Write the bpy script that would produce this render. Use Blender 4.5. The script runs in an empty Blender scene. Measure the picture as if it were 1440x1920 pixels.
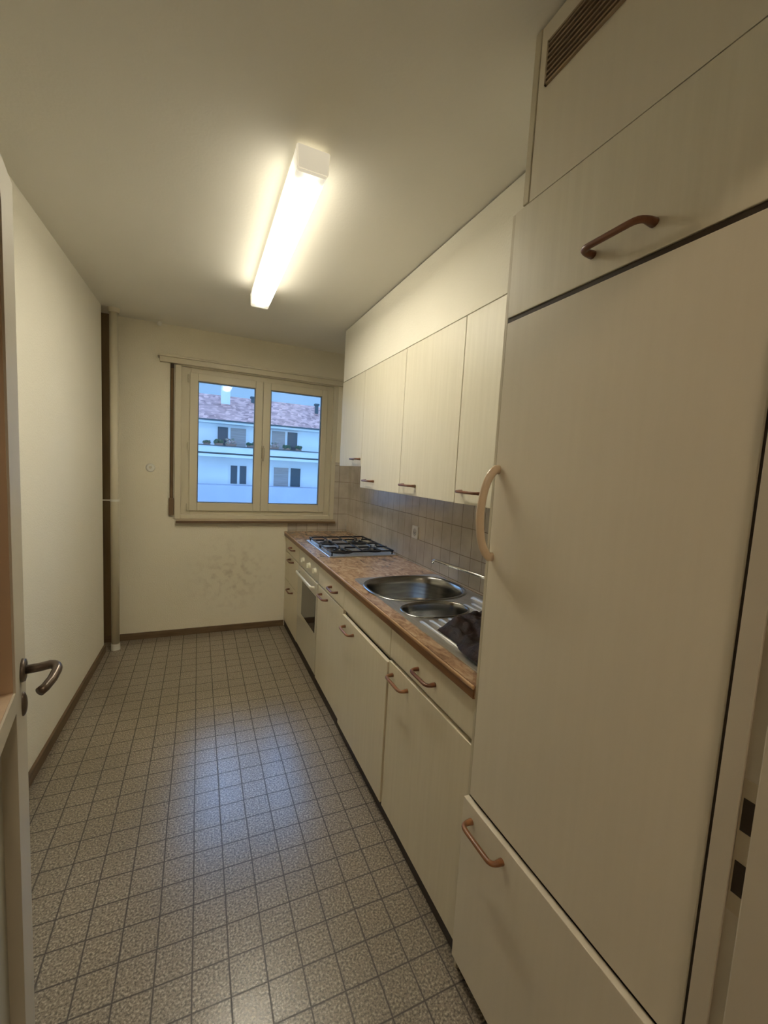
import bpy, bmesh, math, random
from mathutils import Vector, Matrix
random.seed(7)
PI = math.pi
SC = bpy.context.scene
COL = SC.collection

# ------------------------------------------------------------------ measures (metres)
W, H = 1.9815, 2.5655          # right wall, ceiling
LS = 0.027                     # slight slant of the left wall
XS, ZS = 1.671, 2.172          # wall cabinet fronts, their top
XD = 1.388                     # base cabinet fronts
XT = 1.3754                    # tall cabinet front
YF = -3.60                     # entrance wall

# ------------------------------------------------------------------ helpers
def link(name, bm, mat=None, parent=None, smooth=False, loc=None):
    me = bpy.data.meshes.new(name)
    bmesh.ops.recalc_face_normals(bm, faces=bm.faces[:])
    bm.to_mesh(me); bm.free()
    if smooth:
        for p in me.polygons: p.use_smooth = True
    o = bpy.data.objects.new(name, me); COL.objects.link(o)
    if mat is not None:
        for m in (mat if isinstance(mat, (list, tuple)) else [mat]): me.materials.append(m)
    if parent is not None: o.parent = parent
    if loc is not None: o.location = loc
    return o

def thing(name, label, cat, loc=(0, 0, 0), group=None, rotz=0):
    o = bpy.data.objects.new(name, None); COL.objects.link(o)
    o.location = loc; o.rotation_euler = (0, 0, rotz); o.empty_display_size = .05
    o['label'] = label; o['category'] = cat
    if group: o['group'] = group
    return o

def tag(o, label, cat, group=None):
    o['label'] = label; o['category'] = cat
    if group: o['group'] = group
    return o

def struct(o, label=None):
    o['kind'] = 'structure'
    if label: o['label'] = label
    return o

def box(bm, x0, x1, y0, y1, z0, z1, bev=0.0, mi=0, seg=2):
    M = Matrix.Translation(((x0+x1)/2, (y0+y1)/2, (z0+z1)/2)) @ Matrix.Diagonal((abs(x1-x0), abs(y1-y0), abs(z1-z0), 1))
    r = bmesh.ops.create_cube(bm, size=1, matrix=M)
    vs = r['verts']
    fs = list({f for v in vs for f in v.link_faces})
    for f in fs: f.material_index = mi
    if bev > 0:
        es = list({e for v in vs for e in v.link_edges})
        r2 = bmesh.ops.bevel(bm, geom=es, offset=bev, segments=seg, profile=.5, affect='EDGES')
        for f in r2['faces']: f.material_index = mi
    return bm

def B(*a, **k):
    bm = bmesh.new(); box(bm, *a, **k); return bm

def cyl(bm, p0, p1, r0, r1=None, seg=20, mi=0, cap=True):
    p0, p1 = Vector(p0), Vector(p1); r1 = r0 if r1 is None else r1
    d = p1-p0
    q = d.to_track_quat('Z', 'Y').to_matrix().to_4x4()
    M = Matrix.Translation((p0+p1)/2) @ q
    r = bmesh.ops.create_cone(bm, cap_ends=cap, segments=seg, radius1=r0, radius2=r1, depth=d.length, matrix=M)
    for f in {f for v in r['verts'] for f in v.link_faces}: f.material_index = mi
    return bm

def sweep(bm, pts, rad, seg=10, sq=(1, 1), up=(0, 0, 1), mi=0):
    """tube along pts; rad a number or a list; sq flattens the section"""
    pts = [Vector(p) for p in pts]; n = len(pts); rings = []
    up = Vector(up)
    for i, p in enumerate(pts):
        t = (pts[min(i+1, n-1)]-pts[max(i-1, 0)]).normalized()
        a = t.cross(up)
        if a.length < 1e-4: a = t.cross(Vector((1, 0, 0)))
        a.normalize(); b = a.cross(t).normalized()
        r = rad[i] if isinstance(rad, (list, tuple)) else rad
        rings.append([bm.verts.new(p + a*(math.cos(2*PI*k/seg)*r*sq[0]) + b*(math.sin(2*PI*k/seg)*r*sq[1])) for k in range(seg)])
    for i in range(n-1):
        for k in range(seg):
            f = bm.faces.new((rings[i][k], rings[i][(k+1) % seg], rings[i+1][(k+1) % seg], rings[i+1][k])); f.material_index = mi
    bm.faces.new(rings[0][::-1]).material_index = mi; bm.faces.new(rings[-1]).material_index = mi
    return bm

def bez(p0, p1, p2, n=6):
    p0, p1, p2 = Vector(p0), Vector(p1), Vector(p2)
    return [p0*(1-t)**2+p1*2*t*(1-t)+p2*t*t for t in [i/n for i in range(n+1)]]

def prism(bm, poly, axis, a, b, mi=0):
    """extrude a 2-D polygon; axis 'x': poly=(y,z), 'y': poly=(x,z), 'z': poly=(x,y)"""
    def P(q, v): return {'x': (v, q[0], q[1]), 'y': (q[0], v, q[1]), 'z': (q[0], q[1], v)}[axis]
    A = [bm.verts.new(P(q, a)) for q in poly]; Bv = [bm.verts.new(P(q, b)) for q in poly]
    n = len(poly)
    fs = [bm.faces.new(A), bm.faces.new(Bv[::-1])]
    for i in range(n): fs.append(bm.faces.new((A[i], Bv[i], Bv[(i+1) % n], A[(i+1) % n])))
    for f in fs: f.material_index = mi
    return bm

# ------------------------------------------------------------------ materials
def nt(name):
    m = bpy.data.materials.new(name); m.use_nodes = True
    t = m.node_tree; b = t.nodes['Principled BSDF']
    return m, t, b
def N(t, kind, **kw):
    n = t.nodes.new(kind)
    for k, v in kw.items():
        if k in n.inputs: n.inputs[k].default_value = v
        else: setattr(n, k, v)
    return n
def L(t, a, b): t.links.new(a, b)
def rgb(c): return (*c, 1)

def plain(name, c, rough=.5, metal=0, spec=None, emit=None, es=0, ior=None, coat=0):
    m, t, b = nt(name)
    b.inputs['Base Color'].default_value = rgb(c); b.inputs['Roughness'].default_value = rough
    b.inputs['Metallic'].default_value = metal
    if spec is not None: b.inputs['Specular IOR Level'].default_value = spec
    if emit: b.inputs['Emission Color'].default_value = rgb(emit); b.inputs['Emission Strength'].default_value = es
    if coat: b.inputs['Coat Weight'].default_value = coat; b.inputs['Coat Roughness'].default_value = .1
    return m

def noisy(name, c0, c1, scale=(8, 8, 8), ns=1.0, detail=4, rough=.5, bump=0, bscale=60, spec=.5, lo=.35, hi=.65, metal=0):
    m, t, b = nt(name)
    tc = N(t, 'ShaderNodeTexCoord'); mp = N(t, 'ShaderNodeMapping'); mp.inputs['Scale'].default_value = scale
    L(t, tc.outputs['Object'], mp.inputs['Vector'])
    n = N(t, 'ShaderNodeTexNoise', Scale=ns, Detail=detail); L(t, mp.outputs[0], n.inputs['Vector'])
    r = N(t, 'ShaderNodeValToRGB'); e = r.color_ramp.elements
    e[0].position, e[1].position = lo, hi; e[0].color, e[1].color = rgb(c0), rgb(c1)
    L(t, n.outputs['Fac'], r.inputs[0]); L(t, r.outputs[0], b.inputs['Base Color'])
    b.inputs['Roughness'].default_value = rough; b.inputs['Specular IOR Level'].default_value = spec
    b.inputs['Metallic'].default_value = metal
    if bump:
        n2 = N(t, 'ShaderNodeTexNoise', Scale=bscale, Detail=3); L(t, tc.outputs['Object'], n2.inputs['Vector'])
        bp = N(t, 'ShaderNodeBump', Strength=bump, Distance=.01); L(t, n2.outputs['Fac'], bp.inputs['Height'])
        L(t, bp.outputs[0], b.inputs['Normal'])
    return m

WALLC = (.74, .68, .52)
m_wall = noisy('wall_plaster', (.83, .79, .67), (.87, .83, .71), (1, 1, 1), 1.3, rough=.75, bump=.22, bscale=120, spec=.25)
m_ceil = noisy('ceiling_plaster', (.83, .80, .71), (.86, .83, .74), (1, 1, 1), .8, rough=.85, bump=.06, bscale=90, spec=.2)
m_hall = plain('hall_paint', (.66, .60, .50), .8)

# back wall: plaster with faint scuffs low on the wall
def back_wall_mat():
    m, t, b = nt('wall_plaster_scuffed')
    tc = N(t, 'ShaderNodeTexCoord')
    n = N(t, 'ShaderNodeTexNoise', Scale=1.3, Detail=4); L(t, tc.outputs['Object'], n.inputs['Vector'])
    r = N(t, 'ShaderNodeValToRGB'); e = r.color_ramp.elements
    e[0].position, e[1].position = .35, .65; e[0].color, e[1].color = rgb((.80, .74, .58)), rgb((.84, .78, .63))
    L(t, n.outputs['Fac'], r.inputs[0])
    vd = N(t, 'ShaderNodeVectorMath', operation='DISTANCE'); vd.inputs[1].default_value = (.93, 0, .52)
    L(t, tc.outputs['Object'], vd.inputs[0])
    mr = N(t, 'ShaderNodeMapRange'); mr.inputs['From Min'].default_value = .08; mr.inputs['From Max'].default_value = .42
    mr.inputs['To Min'].default_value = 1; mr.inputs['To Max'].default_value = 0
    L(t, vd.outputs['Value'], mr.inputs['Value'])
    n2 = N(t, 'ShaderNodeTexNoise', Scale=16, Detail=5); L(t, tc.outputs['Object'], n2.inputs['Vector'])
    r2 = N(t, 'ShaderNodeValToRGB'); r2.color_ramp.elements[0].position = .48; r2.color_ramp.elements[1].position = .68
    L(t, n2.outputs['Fac'], r2.inputs[0])
    mu = N(t, 'ShaderNodeMath', operation='MULTIPLY'); L(t, mr.outputs[0], mu.inputs[0]); L(t, r2.outputs[0], mu.inputs[1])
    mu2 = N(t, 'ShaderNodeMath', operation='MULTIPLY'); L(t, mu.outputs[0], mu2.inputs[0]); mu2.inputs[1].default_value = .4
    mx = N(t, 'ShaderNodeMix', data_type='RGBA'); L(t, mu2.outputs[0], mx.inputs[0]); L(t, r.outputs[0], mx.inputs[6])
    mx.inputs[7].default_value = rgb((.42, .32, .22)); L(t, mx.outputs[2], b.inputs['Base Color'])
    b.inputs['Roughness'].default_value = .75; b.inputs['Specular IOR Level'].default_value = .25
    n3 = N(t, 'ShaderNodeTexNoise', Scale=120, Detail=3); L(t, tc.outputs['Object'], n3.inputs['Vector'])
    bp = N(t, 'ShaderNodeBump', Strength=.3, Distance=.01); L(t, n3.outputs['Fac'], bp.inputs['Height']); L(t, bp.outputs[0], b.inputs['Normal'])
    return m
m_back = back_wall_mat()

def grid_mask(t, vec, axis, pitch, phase, width):
    """1 on a joint line"""
    sp = N(t, 'ShaderNodeSeparateXYZ'); L(t, vec, sp.inputs[0])
    s = N(t, 'ShaderNodeMath', operation='SUBTRACT'); L(t, sp.outputs[axis], s.inputs[0]); s.inputs[1].default_value = phase
    pp = N(t, 'ShaderNodeMath', operation='PINGPONG'); L(t, s.outputs[0], pp.inputs[0]); pp.inputs[1].default_value = pitch/2
    r = N(t, 'ShaderNodeMapRange'); L(t, pp.outputs[0], r.inputs['Value'])
    r.inputs['From Min'].default_value = width*.3; r.inputs['From Max'].default_value = width
    r.inputs['To Min'].default_value = 1; r.inputs['To Max'].default_value = 0
    return r.outputs[0]

def floor_mat():
    m, t, b = nt('speckled_tile_floor')
    tc = N(t, 'ShaderNodeTexCoord'); V = tc.outputs['Object']
    # slight wander of the joints
    wn = N(t, 'ShaderNodeTexNoise', Scale=2.5, Detail=1); L(t, V, wn.inputs['Vector'])
    ws = N(t, 'ShaderNodeVectorMath', operation='SCALE'); ws.inputs['Scale'].default_value = .006
    L(t, wn.outputs['Color'], ws.inputs[0])
    wa = N(t, 'ShaderNodeVectorMath', operation='ADD'); L(t, V, wa.inputs[0]); L(t, ws.outputs[0], wa.inputs[1])
    gx = grid_mask(t, wa.outputs[0], 0, .1015, .648, .0036); gy = grid_mask(t, wa.outputs[0], 1, .1035, -2.477, .0036)
    g = N(t, 'ShaderNodeMath', operation='MAXIMUM'); L(t, gx, g.inputs[0]); L(t, gy, g.inputs[1])
    # speckles
    n1 = N(t, 'ShaderNodeTexNoise', Scale=150, Detail=2, Roughness=.6); L(t, V, n1.inputs['Vector'])
    r1 = N(t, 'ShaderNodeValToRGB'); e = r1.color_ramp.elements
    e[0].position, e[1].position = .36, .66
    e[0].color, e[1].color = rgb((.11, .085, .06)), rgb((.66, .58, .46))
    e2 = e.new(.47); e2.color = rgb((.29, .245, .185)); e3 = e.new(.56); e3.color = rgb((.38, .325, .25))
    L(t, n1.outputs['Fac'], r1.inputs[0])
    # per-area tone
    n2 = N(t, 'ShaderNodeTexNoise', Scale=1.6, Detail=3); L(t, V, n2.inputs['Vector'])
    r2 = N(t, 'ShaderNodeValToRGB'); r2.color_ramp.elements[0].color = rgb((.64, .62, .57)); r2.color_ramp.elements[1].color = rgb((.80, .78, .76))
    r2.color_ramp.elements[0].position = .35; r2.color_ramp.elements[1].position = .62
    L(t, n2.outputs['Fac'], r2.inputs[0])
    mm = N(t, 'ShaderNodeMix', data_type='RGBA', blend_type='MULTIPLY'); mm.inputs[0].default_value = 1
    L(t, r1.outputs[0], mm.inputs[6]); L(t, r2.outputs[0], mm.inputs[7])
    mx = N(t, 'ShaderNodeMix', data_type='RGBA')
    gs = N(t, 'ShaderNodeMath', operation='MULTIPLY'); L(t, g.outputs[0], gs.inputs[0]); gs.inputs[1].default_value = .95
    L(t, gs.outputs[0], mx.inputs[0]); L(t, mm.outputs[2], mx.inputs[6]); mx.inputs[7].default_value = rgb((.045, .035, .025))
    L(t, mx.outputs[2], b.inputs['Base Color'])
    rq = N(t, 'ShaderNodeMapRange'); L(t, g.outputs[0], rq.inputs['Value']); rq.inputs['To Min'].default_value = .29; rq.inputs['To Max'].default_value = .75; L(t, rq.outputs[0], b.inputs['Roughness']); b.inputs['Specular IOR Level'].default_value = 1.0; b.inputs['Coat Weight'].default_value = .35; b.inputs['Coat Roughness'].default_value = .26
    iv = N(t, 'ShaderNodeMath', operation='SUBTRACT'); iv.inputs[0].default_value = 1; L(t, g.outputs[0], iv.inputs[1])
    ad = N(t, 'ShaderNodeMath', operation='MULTIPLY_ADD'); L(t, n1.outputs['Fac'], ad.inputs[0]); ad.inputs[1].default_value = .5; ad.inputs[2].default_value = 0
    bp = N(t, 'ShaderNodeBump', Strength=.35, Distance=.002); L(t, ad.outputs[0], bp.inputs['Height']); L(t, bp.outputs[0], b.inputs['Normal'])
    return m
m_floor = floor_mat()

def tile_mat(axes, ph):
    m, t, b = nt('glazed_wall_tiles')
    tc = N(t, 'ShaderNodeTexCoord'); V = tc.outputs['Object']
    g1 = grid_mask(t, V, axes[0], .1, ph[0], .0030); g2 = grid_mask(t, V, axes[1], .155, ph[1], .0030)
    g = N(t, 'ShaderNodeMath', operation='MAXIMUM'); L(t, g1, g.inputs[0]); L(t, g2, g.inputs[1])
    n = N(t, 'ShaderNodeTexNoise', Scale=7, Detail=5); L(t, V, n.inputs['Vector'])
    r = N(t, 'ShaderNodeValToRGB'); e = r.color_ramp.elements; e[0].position, e[1].position = .35, .65
    e[0].color, e[1].color = rgb((.50, .44, .36)), rgb((.62, .56, .47)); L(t, n.outputs['Fac'], r.inputs[0])
    mx = N(t, 'ShaderNodeMix', data_type='RGBA'); L(t, g.outputs[0], mx.inputs[0]); L(t, r.outputs[0], mx.inputs[6])
    mx.inputs[7].default_value = rgb((.22, .17, .11)); L(t, mx.outputs[2], b.inputs['Base Color'])
    rr = N(t, 'ShaderNodeMapRange'); L(t, g.outputs[0], rr.inputs['Value']); rr.inputs['To Min'].default_value = .22; rr.inputs['To Max'].default_value = .8
    L(t, rr.outputs[0], b.inputs['Roughness'])
    n3 = N(t, 'ShaderNodeTexNoise', Scale=12, Detail=2); L(t, V, n3.inputs['Vector'])
    iv = N(t, 'ShaderNodeMath', operation='MULTIPLY_ADD'); L(t, g.outputs[0], iv.inputs[0]); iv.inputs[1].default_value = -1; L(t, n3.outputs['Fac'], iv.inputs[2])
    bp = N(t, 'ShaderNodeBump', Strength=.35, Distance=.003); L(t, iv.outputs[0], bp.inputs['Height']); L(t, bp.outputs[0], b.inputs['Normal'])
    return m
m_tiles = tile_mat((1, 2), (-1.765, 1.22)); m_tiles_b = tile_mat((0, 2), (1.9815, 1.22))

# laminate with a faint vertical grain
def laminate(name, c0, c1, rough=.42):
    return noisy(name, c0, c1, (60, 60, 3.0), 1.0, 3, rough=rough, bump=.02, bscale=300, spec=.4, lo=.3, hi=.7)
m_lam = laminate('cream_laminate', (.72, .67, .53), (.77, .72, .58))
m_lam_base = laminate('cream_laminate_base', (.70, .63, .47), (.74, .67, .51))
m_lam_door = laminate('smooth_cream_laminate', (.74, .68, .55), (.76, .70, .57), .38)
m_gap = plain('dark_recess', (.035, .022, .012), .7)
m_side = plain('cabinet_edge', (.60, .54, .40), .5)
m_plinth = plain('dark_plinth', (.035, .025, .018), .6)
m_wood = noisy('brown_wood', (.13, .045, .022), (.21, .08, .035), (40, 3, 40), 1.5, 4, rough=.3, spec=.6)
m_wood_l = noisy('worn_brown_wood', (.20, .085, .034), (.31, .135, .055), (30, 3, 30), 1.5, 4, rough=.32, spec=.6)
m_base = noisy('brown_baseboard', (.12, .075, .04), (.17, .11, .06), (4, 4, 40), 1.5, 4, rough=.5)
m_cream = plain('cream_plastic', (.72, .58, .42), .28, spec=.6)
m_white = plain('white_plastic', (.78, .76, .68), .35)
m_frame = plain('painted_window_frame', (.66, .60, .45), .4)
m_pipe = plain('painted_pipe', (.66, .60, .45), .35)
m_steel = noisy('brushed_steel', (.64, .63, .61), (.74, .73, .71), (60, 4, 60), 1.5, 3, rough=.36, metal=1)
m_chrome = plain('chrome', (.75, .75, .74), .12, 1)
m_black = plain('black_enamel', (.014, .016, .022), .25)
m_iron = plain('dark_lever_metal', (.16, .13, .11), .32, .8)
m_ovglass = plain('oven_glass', (.02, .018, .015), .06, spec=.8)
m_cloth = noisy('dark_brown_cloth', (.010, .005, .004), (.030, .014, .012), (20, 20, 20), 1, 4, rough=.6, bump=.4, bscale=80, spec=.25)
m_belt = noisy('shutter_belt', (.12, .07, .03), (.2, .12, .05), (80, 80, 10), 1, 3, rough=.8)
m_slot = plain('belt_slot', (.05, .03, .015), .8)
m_sill = plain('brown_sill_edge', (.16, .10, .05), .5)
m_sillt = plain('sill_board', (.50, .40, .28), .5)

def glass_mat(name, tint=(1, 1, 1), rough=0.0):
    m, t, b = nt(name)
    for n in list(t.nodes):
        if n.type == 'BSDF_PRINCIPLED': t.nodes.remove(n)
    out = [n for n in t.nodes if n.type == 'OUTPUT_MATERIAL'][0]
    tr = N(t, 'ShaderNodeBsdfTransparent'); tr.inputs[0].default_value = rgb(tint)
    gl = N(t, 'ShaderNodeBsdfGlossy'); gl.inputs['Roughness'].default_value = rough
    fr = N(t, 'ShaderNodeFresnel', IOR=1.45)
    mx = N(t, 'ShaderNodeMixShader'); L(t, fr.outputs[0], mx.inputs[0]); L(t, tr.outputs[0], mx.inputs[1]); L(t, gl.outputs[0], mx.inputs[2])
    L(t, mx.outputs[0], out.inputs['Surface'])
    return m
m_glass = glass_mat('window_glass', (.97, .98, 1.0))
m_amber = noisy('brown_patterned_glass', (.10, .045, .02), (.24, .12, .055), (1, 1, 1), 30, 3, rough=.25, bump=.6, bscale=40, spec=.7)
m_bead = noisy('light_wood_bead', (.58, .42, .28), (.64, .48, .33), (20, 20, 2), 1, 3, rough=.4)
m_doorpaint = plain('door_paint', (.60, .55, .45), .4)
m_doorpanel = plain('door_panel_grey', (.42, .41, .35), .4)

def counter_mat():
    m, t, b = nt('orange_brown_worktop')
    tc = N(t, 'ShaderNodeTexCoord'); mp = N(t, 'ShaderNodeMapping'); mp.inputs['Scale'].default_value = (26, 13, 26); mp.inputs['Rotation'].default_value = (0, 0, .5)
    L(t, tc.outputs['Object'], mp.inputs['Vector'])
    n = N(t, 'ShaderNodeTexNoise', Scale=1, Detail=6, Roughness=.65, Distortion=1.2); L(t, mp.outputs[0], n.inputs['Vector'])
    r = N(t, 'ShaderNodeValToRGB'); e = r.color_ramp.elements
    e[0].position, e[1].position = .32, .68; e[0].color, e[1].color = rgb((.19, .105, .06)), rgb((.56, .41, .27))
    x = e.new(.5); x.color = rgb((.39, .245, .145)); L(t, n.outputs['Fac'], r.inputs[0]); L(t, r.outputs[0], b.inputs['Base Color'])
    b.inputs['Roughness'].default_value = .2; b.inputs['Specular IOR Level'].default_value = 1.0
    return m
m_counter = counter_mat()
m_cedge = noisy('worktop_wood_edge', (.34, .19, .09), (.50, .30, .15), (60, 5, 60), 1, 4, rough=.35)

# ------------------------------------------------------------------ room shell
YB = -5.4          # end of the hallway behind the camera
def wall_poly(name, pts, m, label=None):
    bm = bmesh.new(); vs = [bm.verts.new(p) for p in pts[0]]
    return None
bm = B(-.9, 2.6, YB, .3, -.12, 0); struct(link('floor', bm, m_floor), 'floor of small speckled grey-beige square tiles')
bm = B(-.9, 2.6, YB, .3, H, H+.12); struct(link('ceiling', bm, m_ceil), 'cream plaster ceiling')
# left wall, slightly slanted
bm = bmesh.new(); prism(bm, [(LS*-.205, -.205), (-.12, -.205), (-.12, .3), (-.24, .3), (LS*YF-.24, YF), (LS*YF, YF)], 'z', 0, H)
struct(link('wall_left', bm, m_wall), 'long bare cream plaster wall on the left')
bm = B(W, W+.14, YF, .3, 0, H); struct(link('wall_right', bm, m_wall), 'wall behind the kitchen units')
# back wall with window opening
WX0, WX1, WZ0, WZ1 = .50, 1.825, 1.012, 2.262
bm = bmesh.new()
box(bm, -.12, WX0, 0, .30, 0, H); box(bm, WX1, W+.14, 0, .30, 0, H)
box(bm, WX0, WX1, 0, .30, 0, WZ0); box(bm, WX0, WX1, 0, .30, WZ1, H)
struct(link('wall_back', bm, m_back), 'window wall with brown scuffs low beside the units')
# front wall with the doorway
DX0, DX1, DZ = .40, 1.372, 2.09
bm = bmesh.new()
box(bm, LS*YF-.24, DX0, YF-.12, YF, 0, H); box(bm, DX1+.02, W+.14, YF-.12, YF, 0, H); box(bm, DX0, DX1+.02, YF-.12, YF, DZ, H)
struct(link('wall_front', bm, m_wall), 'entrance wall around the doorway')
# hallway behind the camera
bm = bmesh.new()
box(bm, -.9, -.8, YB, YF-.12, 0, H); box(bm, 2.5, 2.6, YB, YF-.12, 0, H); box(bm, -.9, 2.6, YB-.1, YB, 0, H)
box(bm, -.9, LS*YF-.24, YF-.12, YF-.02, 0, H); box(bm, W+.14, 2.6, YF-.12, YF-.02, 0, H)
struct(link('wall_hallway', bm, m_hall), 'walls of the hallway outside the kitchen door')

# baseboards
struct(link('trim_10', B(-.118, .03, -.012, 0, .055, H), noisy('dark_brown_strip', (.15, .10, .045), (.19, .13, .065), (20, 20, 2), 1, 3, rough=.6)), 'dark brown strip in the corner recess behind the pipe')  # thin dark brown strip over the back of the corner recess
bm = bmesh.new(); prism(bm, [(LS*-.205, -.205), (.013+LS*-.205, -.205), (LS*YF+.013, YF), (LS*YF, YF)], 'z', 0, .058)
struct(link('baseboard_left', bm, m_base), 'brown baseboard along the left wall')
struct(link('baseboard_back', B(-.118, 1.392, -.013, 0, 0, .055, bev=.002), m_base), 'brown baseboard under the window')

# soffit over the wall cabinets, shaft over the tall cabinet
struct(link('trim_1', B(XS, W, -2.955, -.668, ZS+.002, H-.006), m_wall), 'plain cream boxed-in soffit above the wall cabinets')
bm = bmesh.new(); box(bm, XT+.004, W, YF, -3.012, ZS+.004, H-.005)
struct(link('trim_2', bm, m_lam_door), 'cream boxed-in shaft with the vent above the tall cabinet')
struct(link('trim_3', B(XT+.002, XT+.03, -3.011, -2.990, ZS+.004, H-.002, bev=.003), m_side), 'narrow corner bead of the shaft')
bm = bmesh.new(); box(bm, XS+.012, W, -2.955, -.676, H-.006, H); box(bm, XT+.016, W, YF, -3.016, H-.005, H)
struct(link('trim_4', bm, m_gap), 'dark shadow joint between ceiling and soffit')
# dark recess panels behind tall unit between soffit and shaft
struct(link('trim_5', B(XT+.03, W, -3.010, -2.957, ZS+.004, H-.002), m_wall), 'side of the shaft')

# tiled splashback
struct(link('trim_6', B(W-.008, W, -2.95, 0, .9, 1.56), m_tiles), 'beige glazed tile splashback on the right wall')
struct(link('trim_7', B(1.835, W-.008, -.008, 0, .9, 1.56), m_tiles_b), 'narrow brown tile strip beside the window')
struct(link('trim_8', B(1.405, 1.835, -.008, 0, .9, .985), m_tiles_b), 'low tile strip between worktop and window sill')

# ------------------------------------------------------------------ window
win = thing('window_1', 'double casement window in a cream frame over the end wall', 'window', (0, 0, 0))
del win['category']; struct(win)
bm = bmesh.new()   # fixed outer frame, set in the reveal
fy0, fy1 = .030, .095
for a in ((WX0, .578, WZ0, WZ1), (1.735, WX1, WZ0, WZ1), (.578, 1.735, WZ0, 1.085), (.578, 1.735, 2.205, WZ1)):
    box(bm, a[0], a[1], fy0, fy1, a[2], a[3], bev=.003)
link('window_frame', bm, m_frame, win)
bm = bmesh.new()   # casing flush on the wall
box(bm, .462, .508, -.016, .03, 1.012, 2.262, bev=.003); box(bm, 1.795, 1.835, -.012, .03, 1.012, 2.262, bev=.003)
box(bm, .508, 1.795, -.010, .03, 1.012, 1.045, bev=.003)
link('window_casing', bm, m_frame, win)
cas = {}
for nm, x0, x1, gx0, gx1 in (('left', .570, 1.155, .632, 1.092), ('right', 1.157, 1.742, 1.222, 1.688)):
    z0, z1, gz0, gz1 = 1.078, 2.222, 1.148, 2.160
    bm = bmesh.new()
    for a in ((x0, gx0, z0, z1), (gx1, x1, z0, z1), (gx0, gx1, z0, gz0), (gx0, gx1, gz1, z1)):
        box(bm, a[0], a[1], .012, .066, a[2], a[3], bev=.004)
    c = link('casement', bm, m_frame, win)
    bm = bmesh.new()   # thin grey gasket around the pane
    for a in ((gx0, gx0+.007, gz0, gz1), (gx1-.007, gx1, gz0, gz1), (gx0, gx1, gz0, gz0+.007), (gx0, gx1, gz1-.007, gz1)):
        box(bm, a[0], a[1], .020, .050, a[2], a[3])
    link('gasket', bm, plain('gasket_grey', (.22, .25, .27), .6), c)
    link('pane', B(gx0-.004, gx1+.004, .040, .044, gz0-.004, gz1+.004), m_glass, c)
    cas[nm] = c
bm = bmesh.new(); box(bm, 1.152, 1.172, -.002, .012, 1.555, 1.665, bev=.004); cyl(bm, (1.162, .0, 1.635), (1.162, -.040, 1.635), .008)
sweep(bm, [(1.162, -.036, 1.645), (1.162, -.038, 1.58), (1.162, -.036, 1.53)], [.009, .009, .007], sq=(1.1, .8), up=(0, 1, 0))
link('window_handle', bm, plain('aged_metal', (.45, .40, .30), .35, .6), cas['right'], smooth=False)
bm = bmesh.new()
for z in (1.62, 2.17, 1.11): cyl(bm, (.561, .008, z-.03), (.561, .008, z+.03), .007)
link('hinge', bm, m_frame, cas['left'])
link('window_sill', B(.478, 1.845, -.040, .03, .996, 1.012, bev=.003), m_sillt, win)
link('sill_edge', B(.474, 1.849, -.046, 0, .978, .997, bev=.003), m_sill, win)
bm = bmesh.new(); box(bm, .352, W-.002, -.036, 0, 2.268, 2.322, bev=.005); box(bm, .342, W-.002, -.05, 0, 2.310, 2.326, bev=.003)
link('window_head_board', bm, m_frame, win)

# roller-shutter belt
st = thing('shutter_belt', 'brown roller shutter belt with dark winder hanging left of the window', 'shutter belt', (.441, 0, 1.04))
link('belt', B(-.008, .008, -.016, -.012, .10, 1.212), m_belt, st)
link('guide', B(-.014, .012, -.008, 0, .0, 1.225, bev=.001), m_slot, st)
link('winder', B(-.020, .018, -.024, 0, 0, .145, bev=.004), m_sill, st)
bm = bmesh.new(); box(bm, -.013, .013, -.022, 0, 1.19, 1.225, bev=.003); link('belt_outlet', bm, m_gap, st)

# round cap on wall, knob at the ceiling
o = thing('wall_button', 'small round white button plate on the end wall left of the window', 'wall button', (.287, 0, 1.425))
bm = bmesh.new(); cyl(bm, (0, 0, 0), (0, -.012, 0), .034, .030, seg=32); cyl(bm, (0, -.012, 0), (0, -.016, 0), .030, .022, seg=32); link('plate', bm, m_white, o)
bm = bmesh.new(); cyl(bm, (0, -.012, .004), (0, -.026, .004), .011, .009, seg=20); link('knob', bm, m_pipe, o)
bm = bmesh.new(); cyl(bm, (0, 0, 0), (0, 0, -.02), .014, .010); cyl(bm, (0, 0, -.012), (0, -.04, -.03), .008); bmesh.ops.create_uvsphere(bm, u_segments=12, v_segments=8, radius=.016, matrix=Matrix.Translation((0, -.044, -.032)))
tag(link('ceiling_hook', bm, m_white, loc=(.355, -.05, H)), 'tiny white knobbed hook where ceiling meets the window wall', 'hook')

# heating pipe in the corner
PX, PY = .066, -.172
hp = thing('heating_pipe', 'cream painted vertical pipe in the left corner by the window', 'pipe', (PX, PY, 0))
bm = bmesh.new(); cyl(bm, (0, 0, .0), (0, 0, H), .028, seg=32); link('pipe', bm, m_pipe, hp, smooth=False)
for p in hp.children[0].data.polygons: p.use_smooth = abs(p.normal.z) < .5
bm = bmesh.new(); cyl(bm, (0, 0, H-.03), (0, 0, H), .036, .040, seg=32); link('collar', bm, m_pipe, hp)
bm = bmesh.new(); cyl(bm, (0, 0, 0), (0, 0, .05), .032, .031, seg=32); link('collar', bm, m_white, hp)
bm = bmesh.new(); cyl(bm, (-.026, 0, 1.17), (-PX-.118, 0, 1.17), .005); cyl(bm, (0, 0, 1.162), (0, 0, 1.178), .031, seg=24); link('bracket', bm, m_white, hp)

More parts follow.
